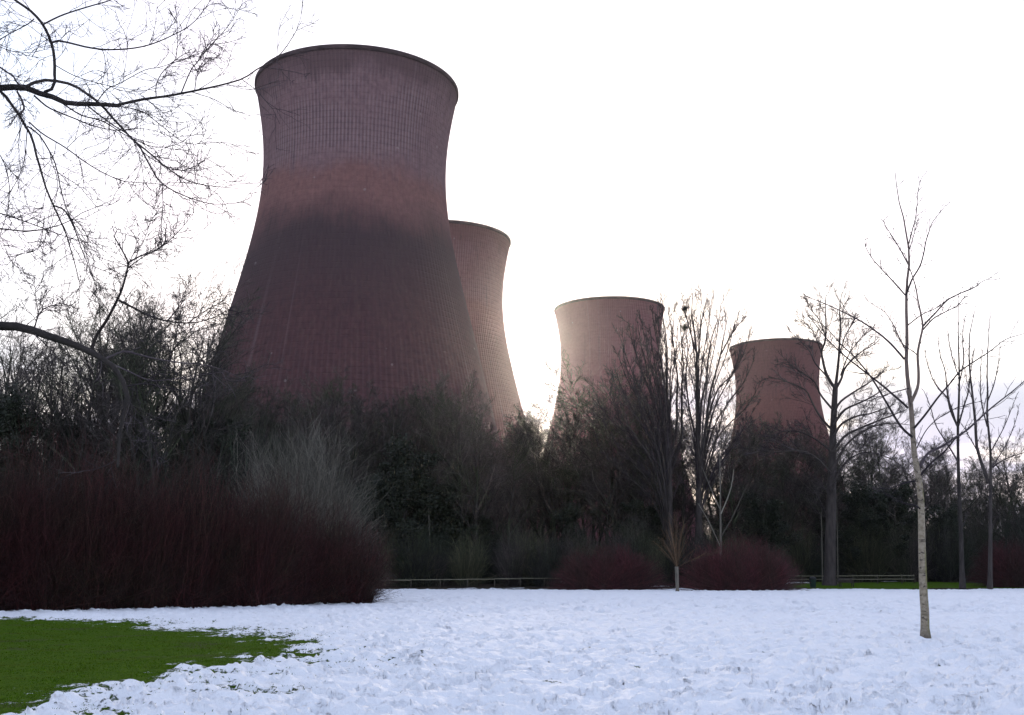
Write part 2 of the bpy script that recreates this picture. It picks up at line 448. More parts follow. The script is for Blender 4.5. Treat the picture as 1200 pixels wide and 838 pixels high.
NRIB = 168
cols = NRIB * 4
zs = np.concatenate([np.linspace(-1, 80, 46)[:-1], np.linspace(80, 113.2, 40)])
aa = np.arange(cols + 1) * 2 * math.pi / cols
ribh = np.tile([.0, .0, .13, .13], NRIB + 1)[:cols + 1]
RR = pf(zs)[:, None] + ribh[None, :]
V = np.stack([RR * np.cos(aa), RR * np.sin(aa), np.broadcast_to(zs[:, None], RR.shape)], -1)
nz_, nc_ = RR.shape
idx = np.arange(nz_ * nc_).reshape(nz_, nc_)
Qo = np.stack([idx[:-1, :-1], idx[:-1, 1:], idx[1:, 1:], idx[1:, :-1]], -1).reshape(-1, 4)
# inner face of the shell
Ri = np.broadcast_to((pf(zs) - .55)[:, None], RR.shape)
Vi = np.stack([Ri * np.cos(aa), Ri * np.sin(aa), V[:, :, 2]], -1)
Qi = Qo[:, ::-1] + V.shape[0] * V.shape[1]
shell_me = mesh('shell', np.concatenate([V.reshape(-1, 3), Vi.reshape(-1, 3)]), np.concatenate([Qo, Qi]), None, M['tower'])
uvl = shell_me.uv_layers.new(name='ribs')
uu = np.broadcast_to((np.arange(cols + 1) / 4. - .125)[None], RR.shape).reshape(-1); vv = np.broadcast_to(zs[:, None], RR.shape).reshape(-1)
uu = np.concatenate([uu, uu]); vv = np.concatenate([vv, vv])
li = np.empty(len(shell_me.loops), np.int32); shell_me.loops.foreach_get('vertex_index', li)
uvl.data.foreach_set('uv', np.stack([uu[li], vv[li]], -1).astype(np.float32).reshape(-1))
# rim band: ring of box section, a hand proud of the shell
prof = [(.26, 113.05), (.38, 113.3), (.38, 113.95), (.28, 114.1), (-.75, 114.1), (-.75, 113.05)]
a2 = np.arange(240) * 2 * math.pi / 240
r0 = pf(113.5)
V = np.stack([np.stack([(r0 + o) * np.cos(a2), (r0 + o) * np.sin(a2), np.full_like(a2, z)], -1) for o, z in prof])
idx = np.arange(len(prof) * 240).reshape(len(prof), 240)
a_, b_ = idx, np.roll(idx, -1, 0)
rim_me = mesh('rim_band', V, np.stack([a_, np.roll(a_, -1, 1), np.roll(b_, -1, 1), b_], -1).reshape(-1, 4)[:, ::-1], None, M['rim'])

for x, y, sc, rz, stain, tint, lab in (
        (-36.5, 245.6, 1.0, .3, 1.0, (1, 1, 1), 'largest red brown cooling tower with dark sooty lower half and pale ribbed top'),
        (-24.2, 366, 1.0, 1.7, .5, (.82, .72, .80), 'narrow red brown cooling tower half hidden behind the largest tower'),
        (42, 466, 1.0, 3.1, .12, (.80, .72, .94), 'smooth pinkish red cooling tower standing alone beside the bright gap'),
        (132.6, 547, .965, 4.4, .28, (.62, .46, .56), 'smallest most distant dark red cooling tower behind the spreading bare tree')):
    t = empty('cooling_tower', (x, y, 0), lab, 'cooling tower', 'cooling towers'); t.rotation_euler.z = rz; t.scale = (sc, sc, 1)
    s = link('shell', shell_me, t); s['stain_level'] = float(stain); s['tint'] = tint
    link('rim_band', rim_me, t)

# ------------------------------------------------------------------ growing branches, all branches of a level at once
def unit(v): return v / (np.linalg.norm(v, axis=-1, keepdims=True) + 1e-9)

def grow(g, p, d, L, r0, r1, k, wob, trop, tropv=(0, 0, 1)):
    n = len(p); P = np.empty((n, k + 1, 3)); P[:, 0] = p
    D = np.empty((n, k + 1, 3)); D[:, 0] = d
    tv = np.array(tropv, float)
    for i in range(k):
        d = unit(d + g.normal(0, wob, (n, 3)) + trop * tv)
        p = p + d * (L / k)[:, None]; P[:, i + 1] = p; D[:, i + 1] = d
    t = np.linspace(0, 1, k + 1)[None]
    R = r0[:, None] * (1 - t) + r1[:, None] * t
    return P, D, R

def spawn(g, P, D, R, L, m, t0, t1, a0, a1, lf, rf, lend=.55):
    n, k, _ = P.shape; k -= 1
    t = t0 + (t1 - t0) * (np.arange(m)[None] + g.random((n, m))) / m
    f = t * k; i = np.minimum(f.astype(int), k - 1); f = (f - i)[..., None]
    ii = np.arange(n)[:, None]
    p = P[ii, i] * (1 - f) + P[ii, i + 1] * f
    d = unit(D[ii, i] * (1 - f) + D[ii, i + 1] * f)
    r = R[ii, i] * (1 - f[..., 0]) + R[ii, i + 1] * f[..., 0]
    q = unit(np.cross(d, unit(g.normal(size=d.shape))))
    a = g.uniform(a0, a1, (n, m, 1))
    dd = d * np.cos(a) + q * np.sin(a)
    l = L[:, None] * lf * (1 - lend * (t - t0) / (t1 - t0 + 1e-9)) * g.uniform(.6, 1.25, (n, m))
    rr_ = np.minimum(r * .72, r * 0 + rf * l)
    return p.reshape(-1, 3), dd.reshape(-1, 3), l.reshape(-1), rr_.reshape(-1)

def wild_tree(seed, H, r0, kind='pole', levels=(15, 8, 6, 4), tf=1.0):
    """a bare deciduous tree; returns (trunk Geo, crown Geo)"""
    g = np.random.default_rng(seed); tr, cr = Geo(), Geo()
    K = dict(pole=dict(t0=.28, a=(.45, .95), lf=.34, up=.10, wob=.05), ash=dict(t0=.22, a=(.3, .6), lf=.5, up=.07, wob=.04),
             oak=dict(le=.2, t0=.3, a=(.8, 1.25), lf=.45, up=.05, wob=.10), thick=dict(le=.3, t0=.12, a=(.35, .9), lf=.40, up=.09, wob=.08))[kind]
    P, D, R = grow(g, np.zeros((1, 3)), np.array([[g.normal(0, .03), g.normal(0, .03), 1.]]), np.array([H * .93]), np.array([r0]), np.array([r0 * .10]), 12, .045, .05)
    R[:, 0] *= 1.5; R[:, 1] *= 1.08
    tr.tubes(P, R, 8); L = np.array([H])
    P, D, R = [x for x in (P, D, R)]
    p, d, l, r = spawn(g, P, D, R, L, levels[0], K['t0'], .97, *K['a'], K['lf'], .016, K.get('le', .6))
    P1, D1, R1 = grow(g, p, d, l, r, r * .18, 6, K['wob'] * 1.5, K['up'] * 1.4); tr.tubes(P1, R1, 5)
    p, d, l2, r = spawn(g, P1, D1, R1, l, levels[1], .15, .98, .35, .95, .48, .013)
    P2, D2, R2 = grow(g, p, d, l2, r, r * .3, 4, .11, K['up'] * .8); cr.tubes(P2, np.maximum(R2, .020 * tf), 4)
    p, d, l3, r = spawn(g, P2, D2, R2, l2, levels[2], .15, 1, .35, 1.0, .55, .012)
    P3, D3, R3 = grow(g, p, d, l3, r, r * .4, 3, .14, .06); cr.tubes(P3, np.maximum(R3, .016 * tf), 3)
    p, d, l4, r = spawn(g, P3, D3, R3, l3, levels[3], .1, 1, .4, 1.0, .6, .012)
    P4, D4, R4 = grow(g, p, d, l4, r, r * .5, 2, .15, .05); cr.tubes(P4, np.maximum(R4, .013 * tf), 3)
    return tr, cr

def place(proto, loc, rz, sc, label, cat, group):
    r = proto.copy(); C.objects.link(r); r.location = loc; r.rotation_euler = (0, 0, rz); r.scale = sc
    tag(r, label, cat, group)
    for ch in proto.children:
        c = ch.copy(); C.objects.link(c); c.parent = r
    return r

class Kit:
    """prototypes: the first placing uses the prototype itself, later ones copies of it"""
    def __init__(s): s.p = {}
    def put(s, key, make, name, loc, rz, sc, label, cat, group):
        if key not in s.p:
            o = empty(name, loc, label, cat, group); make(o); s.p[key] = o
            o.rotation_euler = (0, 0, rz); o.scale = sc
            return o
        return place(s.p[key], loc, rz, sc, label, cat, group)
kit = Kit()

def mk_tree(seed, H, r0, kind, levels, tf=1.0, tm='wood_bark', cm='twig'):
    def make(o):
        tr, cr = wild_tree(seed, H, r0, kind, levels, tf)
        tr.build('trunk', M[tm], o); cr.build('crown', M[cm], o)
    return make

def leaf_cloud(g, cen, rad, n, size):
    """leaf-sized faces in clumps"""
    d = unit(g.normal(size=(n, 3))); q = g.random((n, 1)) ** .45
    p = cen + d * q * rad
    a = unit(g.normal(size=(n, 3))); b = unit(np.cross(a, g.normal(size=(n, 3))))
    s = size * g.uniform(.6, 1.4, (n, 1))
    return np.stack([p - a * s, p + b * s * .55, p + a * s, p - b * s * .55], 1)

def mk_evergreen(seed, H, W, nl=20000):
    def make(o):
        g = np.random.default_rng(seed)
        tr, cr = Geo(), Geo()
        P, D, R = grow(g, np.zeros((1, 3)), np.array([[0, 0, 1.]]), np.array([H * .9]), np.array([H * .018]), np.array([.04]), 8, .05, .05)
        tr.tubes(P, R, 7)
        p, d, l, r = spawn(g, P, D, R, np.array([H]), 34, .08, .98, .7, 1.25, W / H * .62, .014, .55)
        P1, D1, R1 = grow(g, p, d, l, r, r * .2, 4, .12, .1); tr.tubes(P1, R1, 4)
        tips = np.concatenate([P1[:, 2], P1[:, 3], P1[:, 4]]); m = nl // len(tips)
        for c_ in tips:
            V = leaf_cloud(g, c_, np.array([1, 1, .8]) * H * .055 * g.uniform(.7, 1.7), m, .10)
            cr.add(V, np.arange(m * 4).reshape(m, 4))
        tr.build('trunk', M['wood_bark'], o); cr.build('crown', M['leaf'], o, False)
    return make

# ------------------------------------------------------------------ shrubs: stems fanning from a stool
def shrub_geo(seed, n, rx, ry, H, spread=.5, rad=.012, twigs=3, env=None, k=6, base=.55, sides=3, twl=.3, wob=.02, ta=(.3, 1.15)):
    g = np.random.default_rng(seed); geo = Geo()
    a = g.uniform(0, 2 * math.pi, n); q = np.sqrt(g.random(n)) * base
    bx, by = rx * q * np.cos(a), ry * q * np.sin(a); low = g.random(n) < .14
    # target points inside a dome
    a2 = a + g.normal(0, .5, n); q2 = np.clip(np.sqrt(g.random(n)), 0, 1)
    tx, ty = rx * q2 * np.cos(a2), ry * q2 * np.sin(a2)
    tx = tx * spread * 2 + bx * (1 - spread * 2) if spread < .5 else tx
    hh = H * np.sqrt(np.clip(1 - (np.hypot(tx / rx, ty / ry)) ** 2.6, .03, 1)) * g.uniform(.55, 1.03, n)
    hh = np.where(low, hh * g.uniform(.12, .5, n), hh); tx = np.where(low, tx * 1.12, tx); ty = np.where(low, ty * 1.12, ty)
    if env is not None: hh = hh * env(tx, ty)
    t = np.linspace(0, 1, k + 1)
    s = t[None] ** 1.35
    P = np.empty((n, k + 1, 3))
    P[:, :, 0] = bx[:, None] + (tx - bx)[:, None] * s; P[:, :, 1] = by[:, None] + (ty - by)[:, None] * s
    P[:, :, 2] = hh[:, None] * (t[None] ** .92)
    P[:, 1:, :2] += np.cumsum(g.normal(0, wob * H, (n, k, 2)), 1)
    rr0 = rad * g.uniform(.6, 1.5, n)
    R = rr0[:, None] * (1 - .7 * t[None])
    geo.tubes(P, R, sides)
    D = np.empty_like(P); D[:, :-1] = P[:, 1:] - P[:, :-1]; D[:, -1] = D[:, -2]; D = unit(D)
    p, d, l, r = spawn(g, P, D, R, hh, twigs, .2, 1, *ta, twl, .008, .4)
    P2, D2, R2 = grow(g, p, d, l, np.maximum(r, rad * .45), np.maximum(r, rad * .45) * .5, 4, .17, .04)
    geo.tubes(P2, R2, 3)
    return geo

def mk_shrub(mat, *a, **kw):
    def make(o): shrub_geo(*a, **kw).build('stems', M[mat], o)
    return make

def one_shrub(name, loc, label, cat, mat, geo, rz=0):
    o = geo.build(name, M[mat]); o.location = loc; o.rotation_euler.z = rz
    return tag(o, label, cat)

# big dark red thicket on the left
g = np.random.default_rng(3)
geo = Geo()
axis0, axis1 = np.array([-24.0, 47.5]), np.array([-9.1, 62.5])
for i in range(11):
    f = i / 10.
    c = axis0 * (1 - f) + axis1 * f
    H = (6.7, 7.0, 7.2, 7.3, 7.3, 7.2, 7.0, 6.8, 6.3, 5.5, 4.4)[i] * g.uniform(.96, 1.04)
    sg = shrub_geo(100 + i, 1100, 2.9, 3.0, H, .5, .012, 6, lambda tx, ty: 1 + .2 * vnoise(tx * .8 + i * 3.1, ty * .8, 17), 6, .52)
    for v, q in zip(sg.V, sg.Q): geo.add(v + np.array([c[0] + g.normal(0, .3), c[1] + g.normal(0, .3), 0]), q - q.min())
one_shrub('dogwood_thicket', (0, 0, 0), 'tall dark red leafless dogwood thicket beside the thawed grass patch', 'thicket', 'dogwood', geo)

one_shrub('willow_bush', (gx(352, 66), 67.5, 0), 'big rounded bush of pale grey twigs rising behind the red thicket', 'bush', 'pale_twig',
          shrub_geo(201, 1500, 5.0, 3.8, 10.8, .5, .014, 14, lambda tx, ty: 1 + .12 * vnoise(tx * .6, ty * .6, 19), 7, .3, 3, .26, .022, (.25, .9)))
one_shrub('willow_bush', (gx(478, 124), 126, .1), 'low olive green twiggy bush behind the rail fence', 'bush', 'olive_twig',
          shrub_geo(202, 900, 4.6, 2.4, 7.2, .5, .018, 5, None, 6, .6))
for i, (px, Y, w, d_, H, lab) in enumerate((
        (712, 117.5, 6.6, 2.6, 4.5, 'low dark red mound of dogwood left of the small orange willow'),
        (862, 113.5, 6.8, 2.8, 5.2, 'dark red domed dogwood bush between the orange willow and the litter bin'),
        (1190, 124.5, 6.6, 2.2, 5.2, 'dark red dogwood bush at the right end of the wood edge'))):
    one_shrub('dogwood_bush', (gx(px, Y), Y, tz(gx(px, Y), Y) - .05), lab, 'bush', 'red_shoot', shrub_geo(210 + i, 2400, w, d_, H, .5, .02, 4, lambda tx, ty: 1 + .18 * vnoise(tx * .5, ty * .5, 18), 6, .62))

# ------------------------------------------------------------------ trees drawn by hand: main limbs given in the photograph's pixels, twigs grown
def limb(pts, Y, w0, w1, g, dep=.25, k=14, pw=1.0):
    """smooth polyline through pixel points at distance Y that swings towards or away from the viewer; widths in pixels"""
    pts = np.array(pts, float); seg = np.r_[0, np.cumsum(np.hypot(*(pts[1:] - pts[:-1]).T))]
    L = seg[-1]; s = np.linspace(0, L, k + 1)
    # Catmull-Rom by parameter
    out = []
    for v in s:
        i = min(np.searchsorted(seg, v, 'right') - 1, len(pts) - 2); f = (v - seg[i]) / (seg[i + 1] - seg[i])
        p0 = pts[max(i - 1, 0)]; p1 = pts[i]; p2 = pts[i + 1]; p3 = pts[min(i + 2, len(pts) - 1)]
        out.append(.5 * (2 * p1 + (p2 - p0) * f + (2 * p0 - 5 * p1 + 4 * p2 - p3) * f * f + (3 * p1 - p0 - 3 * p2 + p3) * f ** 3))
    out = np.array(out)
    m = Y / F
    t = s / L
    y0 = Y if np.isscalar(Y) else Y
    dy = dep * L * m * (g.uniform(-1, 1) * t + .25 * g.uniform(-1, 1) * np.sin(t * 3.1)) + .02 * L * m * np.cumsum(g.normal(0, .3, k + 1)) * (t > 0)
    P = np.array([at(a, b, y0 + e) for (a, b), e in zip(out, dy)])
    R = .5 * m * (w0 + (w1 - w0) * t ** pw)
    return P, R

def hand_tree(name, base, label, cat, Y, stems, seed, twig, bark_m, twig_m, k=14, group=None, dep=.25, thick=2.2):
    """stems: (points, w0, w1[, origin depth]); twig: list of per-level dicts"""
    g = np.random.default_rng(seed)
    o = empty(name, base, label, cat, group); off = np.array(base, float)
    tr, cr = Geo(), Geo(); PP, RR_, LL = [], [], []
    for i, st in enumerate(stems):
        wf_ = 1.0 + (.55 if Y < 30 else .12) * max(0., 1 - st[1] / 5.)
        P, R = limb(st[0], Y, st[1] * wf_, st[2] * max(wf_, 1.25), g, 0 if i == 0 else dep, k, st[3] if len(st) > 3 else 1.0)
        P = P - off
        if i == 0: R = R.copy(); R[0] *= 1.38
        (tr if i == 0 or st[1] > thick else cr).tubes(P[None], R[None], 9 if st[1] > 5 else 5)
        if len(st) > 4 and st[4] == 0: continue
        PP.append(P); RR_.append(R); LL.append(np.linalg.norm(P[1:] - P[:-1], axis=1).sum())
    P, R, L = np.array(PP), np.array(RR_), np.array(LL)
    D = np.empty_like(P); D[:, :-1] = P[:, 1:] - P[:, :-1]; D[:, -1] = D[:, -2]; D = unit(D)
    for lv in twig:
        if 'len' in lv: L = np.full(len(P), lv['len']) * np.clip(L / L.mean(), .6, 1.5)
        p, d, l, r = spawn(g, P, D, R, L, lv['m'], lv['t0'], 1.0, *lv['a'], lv['lf'], lv['rf'], lv.get('lend', .5))
        r = np.maximum(r, lv['rmin'])
        P, D, R = grow(g, p, d, l, r, np.maximum(r * .4, lv['rmin'] * .7), lv.get('k', 4), lv['wob'], lv['trop']); L = l
        cr.tubes(P, R, lv.get('s', 3))
    tr.build('trunk', M[bark_m], o); cr.build('crown', M[twig_m], o)
    return o

# --- the big tree leaning in from the left (its trunk stands outside the frame)
YL = 27.0
stems = [
    ([(-150, 745), (-152, 600), (-155, 420), (-158, 250), (-150, 150), (-140, 60), (-150, -60), (-130, -200)], 46, 16, 1.0, 0),
    ([(-154, 220), (-110, 140), (-60, 112), (0, 103), (14, 102), (30, 103), (45, 109), (60, 113), (75, 120), (95, 122), (115, 122), (140, 124)], 15, 4, .8),
    ([(135, 124), (165, 117), (200, 112), (240, 104), (262, 99), (285, 92), (300, 82), (330, 62), (354, 24)], 3.6, .5),
    ([(28, 103), (40, 97), (52, 94), (65, 95), (80, 98), (95, 105), (108, 115), (118, 122), (130, 136), (143, 150), (157, 165), (175, 179), (200, 200), (229, 215), (279, 221)], 4.2, .6),
    ([(163, 170), (179, 200), (190, 215), (215, 229), (250, 239), (288, 237)], 1.8, .5),
    ([(190, 215), (191, 240), (189, 262), (190, 290)], 1.0, .4),
    ([(52, 108), (60, 105), (64, 98), (64, 85), (64, 70), (60, 50), (52, 32), (45, 22), (35, 12), (25, 5), (15, -2), (0, -15), (-30, -50)], 3.8, 2.2),
    ([(50, 29), (70, 19), (90, 12), (110, 6), (130, 0), (160, -14), (190, -40)], 1.8, .7),
    ([(60, 50), (68, 48), (80, 50), (100, 55), (120, 58), (140, 58), (160, 56), (180, 51), (205, 40), (225, 28), (240, 10), (252, -8)], 2.2, .6),
    ([(40, 22), (33, 28), (20, 35), (0, 46), (-20, 60)], 1.2, .5),
    ([(-40, 108), (0, 106), (10, 118), (22, 134), (30, 148), (38, 162), (42, 180), (48, 200), (53, 218), (60, 235), (66, 248), (72, 262), (78, 275), (82, 290), (88, 310), (92, 328)], 4.0, .9),
    ([(63, 241), (75, 246), (82, 257), (88, 270), (95, 290), (103, 310), (115, 342)], 1.6, .5),
    ([(32, 148), (45, 157), (55, 172), (63, 187), (68, 205), (72, 225), (80, 250), (92, 275), (100, 295), (110, 328)], 1.5, .5),
    ([(20, 107), (26, 118), (28, 128), (22, 134)], 2.2, 1.8),
    ([(40, 112), (55, 125), (70, 132), (90, 140), (110, 148), (140, 153), (165, 150)], 1.8, .6),
    ([(34, 143), (50, 157), (75, 172), (100, 190), (120, 202), (143, 212), (165, 214), (189, 216), (215, 219)], 1.5, .5),
    ([(-154, 330), (-60, 262), (0, 268), (30, 271), (55, 268), (80, 260), (95, 250), (120, 240), (136, 232)], 3.0, .6),
    ([(-60, 234), (0, 250), (25, 258), (60, 271), (95, 284)], 1.6, .5),
    ([(-60, 50), (-20, 70), (0, 79), (10, 86), (15, 88), (20, 97), (30, 103)], 2.0, 1.6),
    ([(212, 110), (218, 95), (225, 80), (232, 72), (247, 53), (268, 30), (284, 5)], 1.3, .4),
    ([(228, 106), (232, 84), (242, 65), (250, 40)], 1.0, .4),
    ([(183, 114), (183, 100), (190, 85), (205, 70), (208, 45), (207, 15)], 1.1, .4),
    ([(70, 119), (95, 135), (120, 142), (150, 160), (180, 172), (205, 170), (222, 160)], 1.6, .5),
    ([(100, 122), (130, 145), (150, 158), (170, 180), (185, 190), (215, 200), (250, 182)], 1.5, .4),
    ([(112, 122), (125, 105), (140, 98), (170, 82), (190, 78), (240, 60)], 1.1, .4),
    ([(126, 123), (165, 130), (190, 148), (220, 168), (262, 166)], 1.1, .4),
    ([(64, 76), (90, 90), (125, 100), (160, 108), (200, 140)], .9, .4),
    ([(-20, 110), (-10, 160), (8, 200), (10, 240), (-5, 290), (-20, 330)], 1.2, .4),
    ([(32, 150), (28, 190), (18, 215), (0, 240), (-20, 262)], 1.0, .4),
    ([(-40, 30), (0, 55), (30, 62), (60, 55), (78, 38)], .9, .4),
    ([(52, 254), (45, 290), (20, 300), (0, 320)], .8, .4),
    # the heavy limb that arches down over the thicket
    ([(-154, 470), (-110, 408), (-60, 388), (0, 382), (30, 385), (60, 395), (90, 405), (110, 415), (128, 425), (140, 440), (148, 455), (150, 466), (147, 480), (142, 495), (140, 520), (138, 548)], 17, 2.0, .95),
    ([(107, 411), (112, 395), (125, 375), (137, 352), (143, 338), (148, 320), (150, 308), (145, 297), (140, 288), (133, 276)], 4.6, 1.2),
    ([(150, 308), (165, 300), (180, 295), (195, 285), (215, 265), (228, 248)], 1.7, .4),
    ([(150, 314), (165, 303), (188, 289), (205, 270)], 1.1, .4),
    ([(143, 338), (145, 330), (155, 300), (170, 278), (186, 225)], .9, .3),
    ([(139, 352), (155, 360), (175, 370), (200, 377), (230, 378), (255, 370), (275, 358)], 2.4, .5),
    ([(123, 421), (145, 412), (160, 415), (180, 420), (210, 425), (250, 430), (288, 446)], 2.2, .5),
    ([(148, 453), (170, 450), (200, 455), (242, 462)], 1.6, .5),
    ([(40, 386), (45, 370), (55, 360), (75, 355)], 1.6, .5), ([(45, 370), (42, 350), (40, 325)], .9, .4),
    ([(195, 377), (205, 366), (215, 352), (218, 336)], 1.4, .4), ([(220, 379), (238, 366), (262, 352)], 1.0, .4),
    ([(128, 425), (150, 435), (180, 446), (230, 440), (262, 436)], 1.6, .4),
    ([(146, 482), (160, 492), (175, 510), (185, 540)], 1.4, .5), ([(20, 385), (40, 392), (60, 410), (85, 440)], 1.2, .4),
]
hand_tree('large_tree', (at(-150, 745, YL)[0], YL, -.05), 'large dark bare tree leaning in from the left edge with drooping twiggy branches', 'tree', YL, stems, 11,
          [dict(m=12, t0=.15, a=(.35, 1.2), len=1.45, lf=.75, rf=.0075, rmin=.0098, wob=.13, trop=.0, k=7, lend=.3),
           dict(m=4, t0=.1, a=(.4, 1.15), lf=.62, rf=.006, rmin=.0076, wob=.14, trop=0., k=5, lend=.3),
           dict(m=2, t0=.15, a=(.4, 1.2), lf=.6, rf=.006, rmin=.0062, wob=.15, trop=0., k=4, lend=.2)], 'bark', 'dark_twig', 22)

# --- the birch standing in the snow
YB = 26.6
stems = [
    ([(1085, 754), (1084, 740), (1084, 720), (1082, 690), (1081, 660), (1080, 620), (1079, 580), (1075, 552), (1071, 528), (1069, 495), (1067, 471), (1064, 449), (1062, 421), (1063, 398), (1062, 353), (1063.5, 324), (1065.4, 312), (1064.7, 288), (1062, 274), (1058.8, 255), (1052.8, 233), (1048.7, 200)], 10.4, .6, .95),
    ([(1068, 471), (1075.5, 454), (1076.6, 437), (1075.5, 416), (1078, 400), (1081.4, 383), (1079, 367), (1075.5, 350), (1073.6, 338), (1070, 326), (1066, 314), (1060, 296)], 3.8, .6),
    ([(1062, 346), (1066, 334), (1070, 325), (1078, 312), (1082.6, 296), (1085, 283), (1088.6, 272), (1092, 262), (1099, 252), (1109, 240)], 1.8, .5),
    ([(1081, 383), (1088, 375), (1095, 368), (1110, 352), (1125, 344), (1140, 338), (1151, 330), (1163, 325)], 1.8, .5),
    ([(1081, 387), (1093, 374), (1105, 367), (1122, 358), (1131, 347)], 1.5, .5),
    ([(1064, 381), (1080, 369), (1097, 361), (1110, 351)], 1.1, .5),
    ([(1062, 347), (1045, 328), (1023, 304), (1014, 288), (1014, 280)], 1.5, .5),
    ([(1065, 311), (1057, 296), (1050, 284), (1037, 263), (1036, 255)], 1.4, .4),
    ([(1064, 290), (1069, 270), (1073, 255), (1075, 235), (1076, 222), (1081, 206)], 1.2, .4),
    ([(1066, 292), (1071, 275), (1076, 256)], 1.0, .4),
    ([(1060, 421), (1042, 401), (1022, 385), (1002, 372.6), (967, 356), (943, 347)], 2.2, .6),
    ([(1064, 478), (1060, 474), (1032, 450), (1010, 433), (987.5, 415), (968, 396), (954, 378), (944, 365)], 2.4, .5),
    ([(1069, 512), (1056, 500), (1040, 474), (1022, 444), (1002, 419), (985, 403), (967, 383), (948, 372)], 2.5, .5),
    ([(1073, 552), (1079, 545), (1087, 531.5), (1104, 523), (1118, 513.6), (1133, 504), (1154, 485), (1168, 473), (1186, 459), (1200, 447), (1218, 432)], 3.0, .6),
    ([(1076, 562), (1082, 553), (1092, 542), (1106, 530), (1118, 516), (1128, 508)], 2.4, .8),
    ([(1071, 502), (1085, 485), (1099, 466), (1113.6, 449), (1123, 437), (1135, 428), (1161, 411), (1178, 398), (1200, 391), (1215, 386)], 2.2, .4),
    ([(1077, 563), (1060, 566), (1043, 572), (1023, 572)], 1.8, .7),
    ([(1078, 596), (1072, 592), (1060, 590), (1045, 582), (1029, 574)], 1.6, .6),
    ([(1063, 412), (1056, 400), (1047, 381), (1037, 366), (1023, 357), (1014, 350)], 1.2, .4),
    ([(1077, 418), (1070, 412), (1059, 404), (1050, 392), (1046, 380)], .9, .4),
    ([(1065, 455), (1040, 462), (1015, 470), (1000, 466)], 1.0, .4),
    ([(1072, 530), (1085, 505), (1100, 490), (1122, 478), (1150, 470)], 1.0, .4),
]
hand_tree('birch_tree', (at(1085, 752, YB)[0], YB, 0), 'slender young birch with pale flaking trunk standing alone in the snow', 'tree', YB, stems, 12,
          [dict(m=10, t0=.3, a=(.3, .85), len=.9, lf=.62, rf=.004, rmin=.0078, wob=.13, trop=.05, k=4),
           dict(m=2, t0=.25, a=(.35, .9), lf=.45, rf=.005, rmin=.006, wob=.13, trop=.02, k=3)], 'birch', 'dark_twig', 30, thick=3.2)

# --- spreading tree in front of the smallest tower
YM = 127.0
stems = [
    ([(972, 692), (973, 660), (973, 640), (974, 600), (975, 560), (976, 520), (977, 490), (978, 470), (979, 453)], 14.5, 5.0),
    ([(979, 455), (971, 444), (966, 430), (963, 412), (967, 400), (968, 380), (967, 362), (968, 346)], 4.2, .7),
    ([(979, 455), (981, 440), (983, 420), (984, 400), (985, 378), (984, 360), (987, 342)], 4.2, .6),
    ([(979, 457), (986, 444), (990, 432), (1000, 420), (1010, 412), (1026, 403)], 3.4, .6),
    ([(977, 486), (984, 472), (1000, 460), (1016, 450), (1040, 433)], 3.2, .6),
    ([(977, 498), (989, 481), (1005, 473), (1022, 465), (1042, 452)], 3.4, .6),
    ([(977, 512), (986, 497), (1003, 488), (1022, 484), (1048, 474)], 3.2, .6),
    ([(976, 530), (990, 511), (1010, 501), (1032, 492), (1062, 480)], 3.6, .8),
    ([(975, 552), (985, 533), (994, 519), (1016, 503), (1040, 496), (1066, 498)], 3.6, .6),
    ([(974, 575), (985, 550), (1000, 535), (1020, 530), (1050, 540)], 2.6, .6),
    ([(976, 480), (962, 463), (955, 448), (942, 438), (925, 428), (912, 424)], 2.8, .6),
    ([(976, 505), (961, 488), (951, 470), (945, 458), (932, 451), (918, 446), (900, 441)], 3.0, .6),
    ([(975, 530), (958, 516), (940, 507), (922, 505), (900, 512)], 2.8, .6),
    ([(975, 555), (955, 535), (935, 528), (905, 530), (880, 525)], 2.6, .6),
    ([(968, 440), (955, 425), (949, 412), (938, 400), (925, 388)], 2.0, .5),
    ([(966, 425), (958, 400), (950, 385), (935, 374)], 1.8, .5),
    ([(984, 415), (990, 395), (998, 380), (1004, 372)], 1.6, .5),
    ([(968, 395), (960, 375), (948, 360), (944, 350)], 1.4, .5),
    ([(985, 440), (995, 415), (1010, 395), (1022, 385)], 1.6, .5),
]
hand_tree('spreading_tree', (at(972, 692, YM)[0], YM, .1), 'sturdy bare tree with wide spreading limbs in front of the smallest tower', 'tree', YM, stems, 13,
          [dict(m=10, t0=.3, a=(.3, .9), len=4.6, lf=.7, rf=.009, rmin=.034, wob=.11, trop=.05, k=5),
           dict(m=7, t0=.15, a=(.3, .95), lf=.58, rf=.01, rmin=.020, wob=.13, trop=.03, k=4),
           dict(m=6, t0=.15, a=(.3, 1.), lf=.6, rf=.01, rmin=.015, wob=.14, trop=.02, k=3)], 'bark', 'dark_twig', 14)

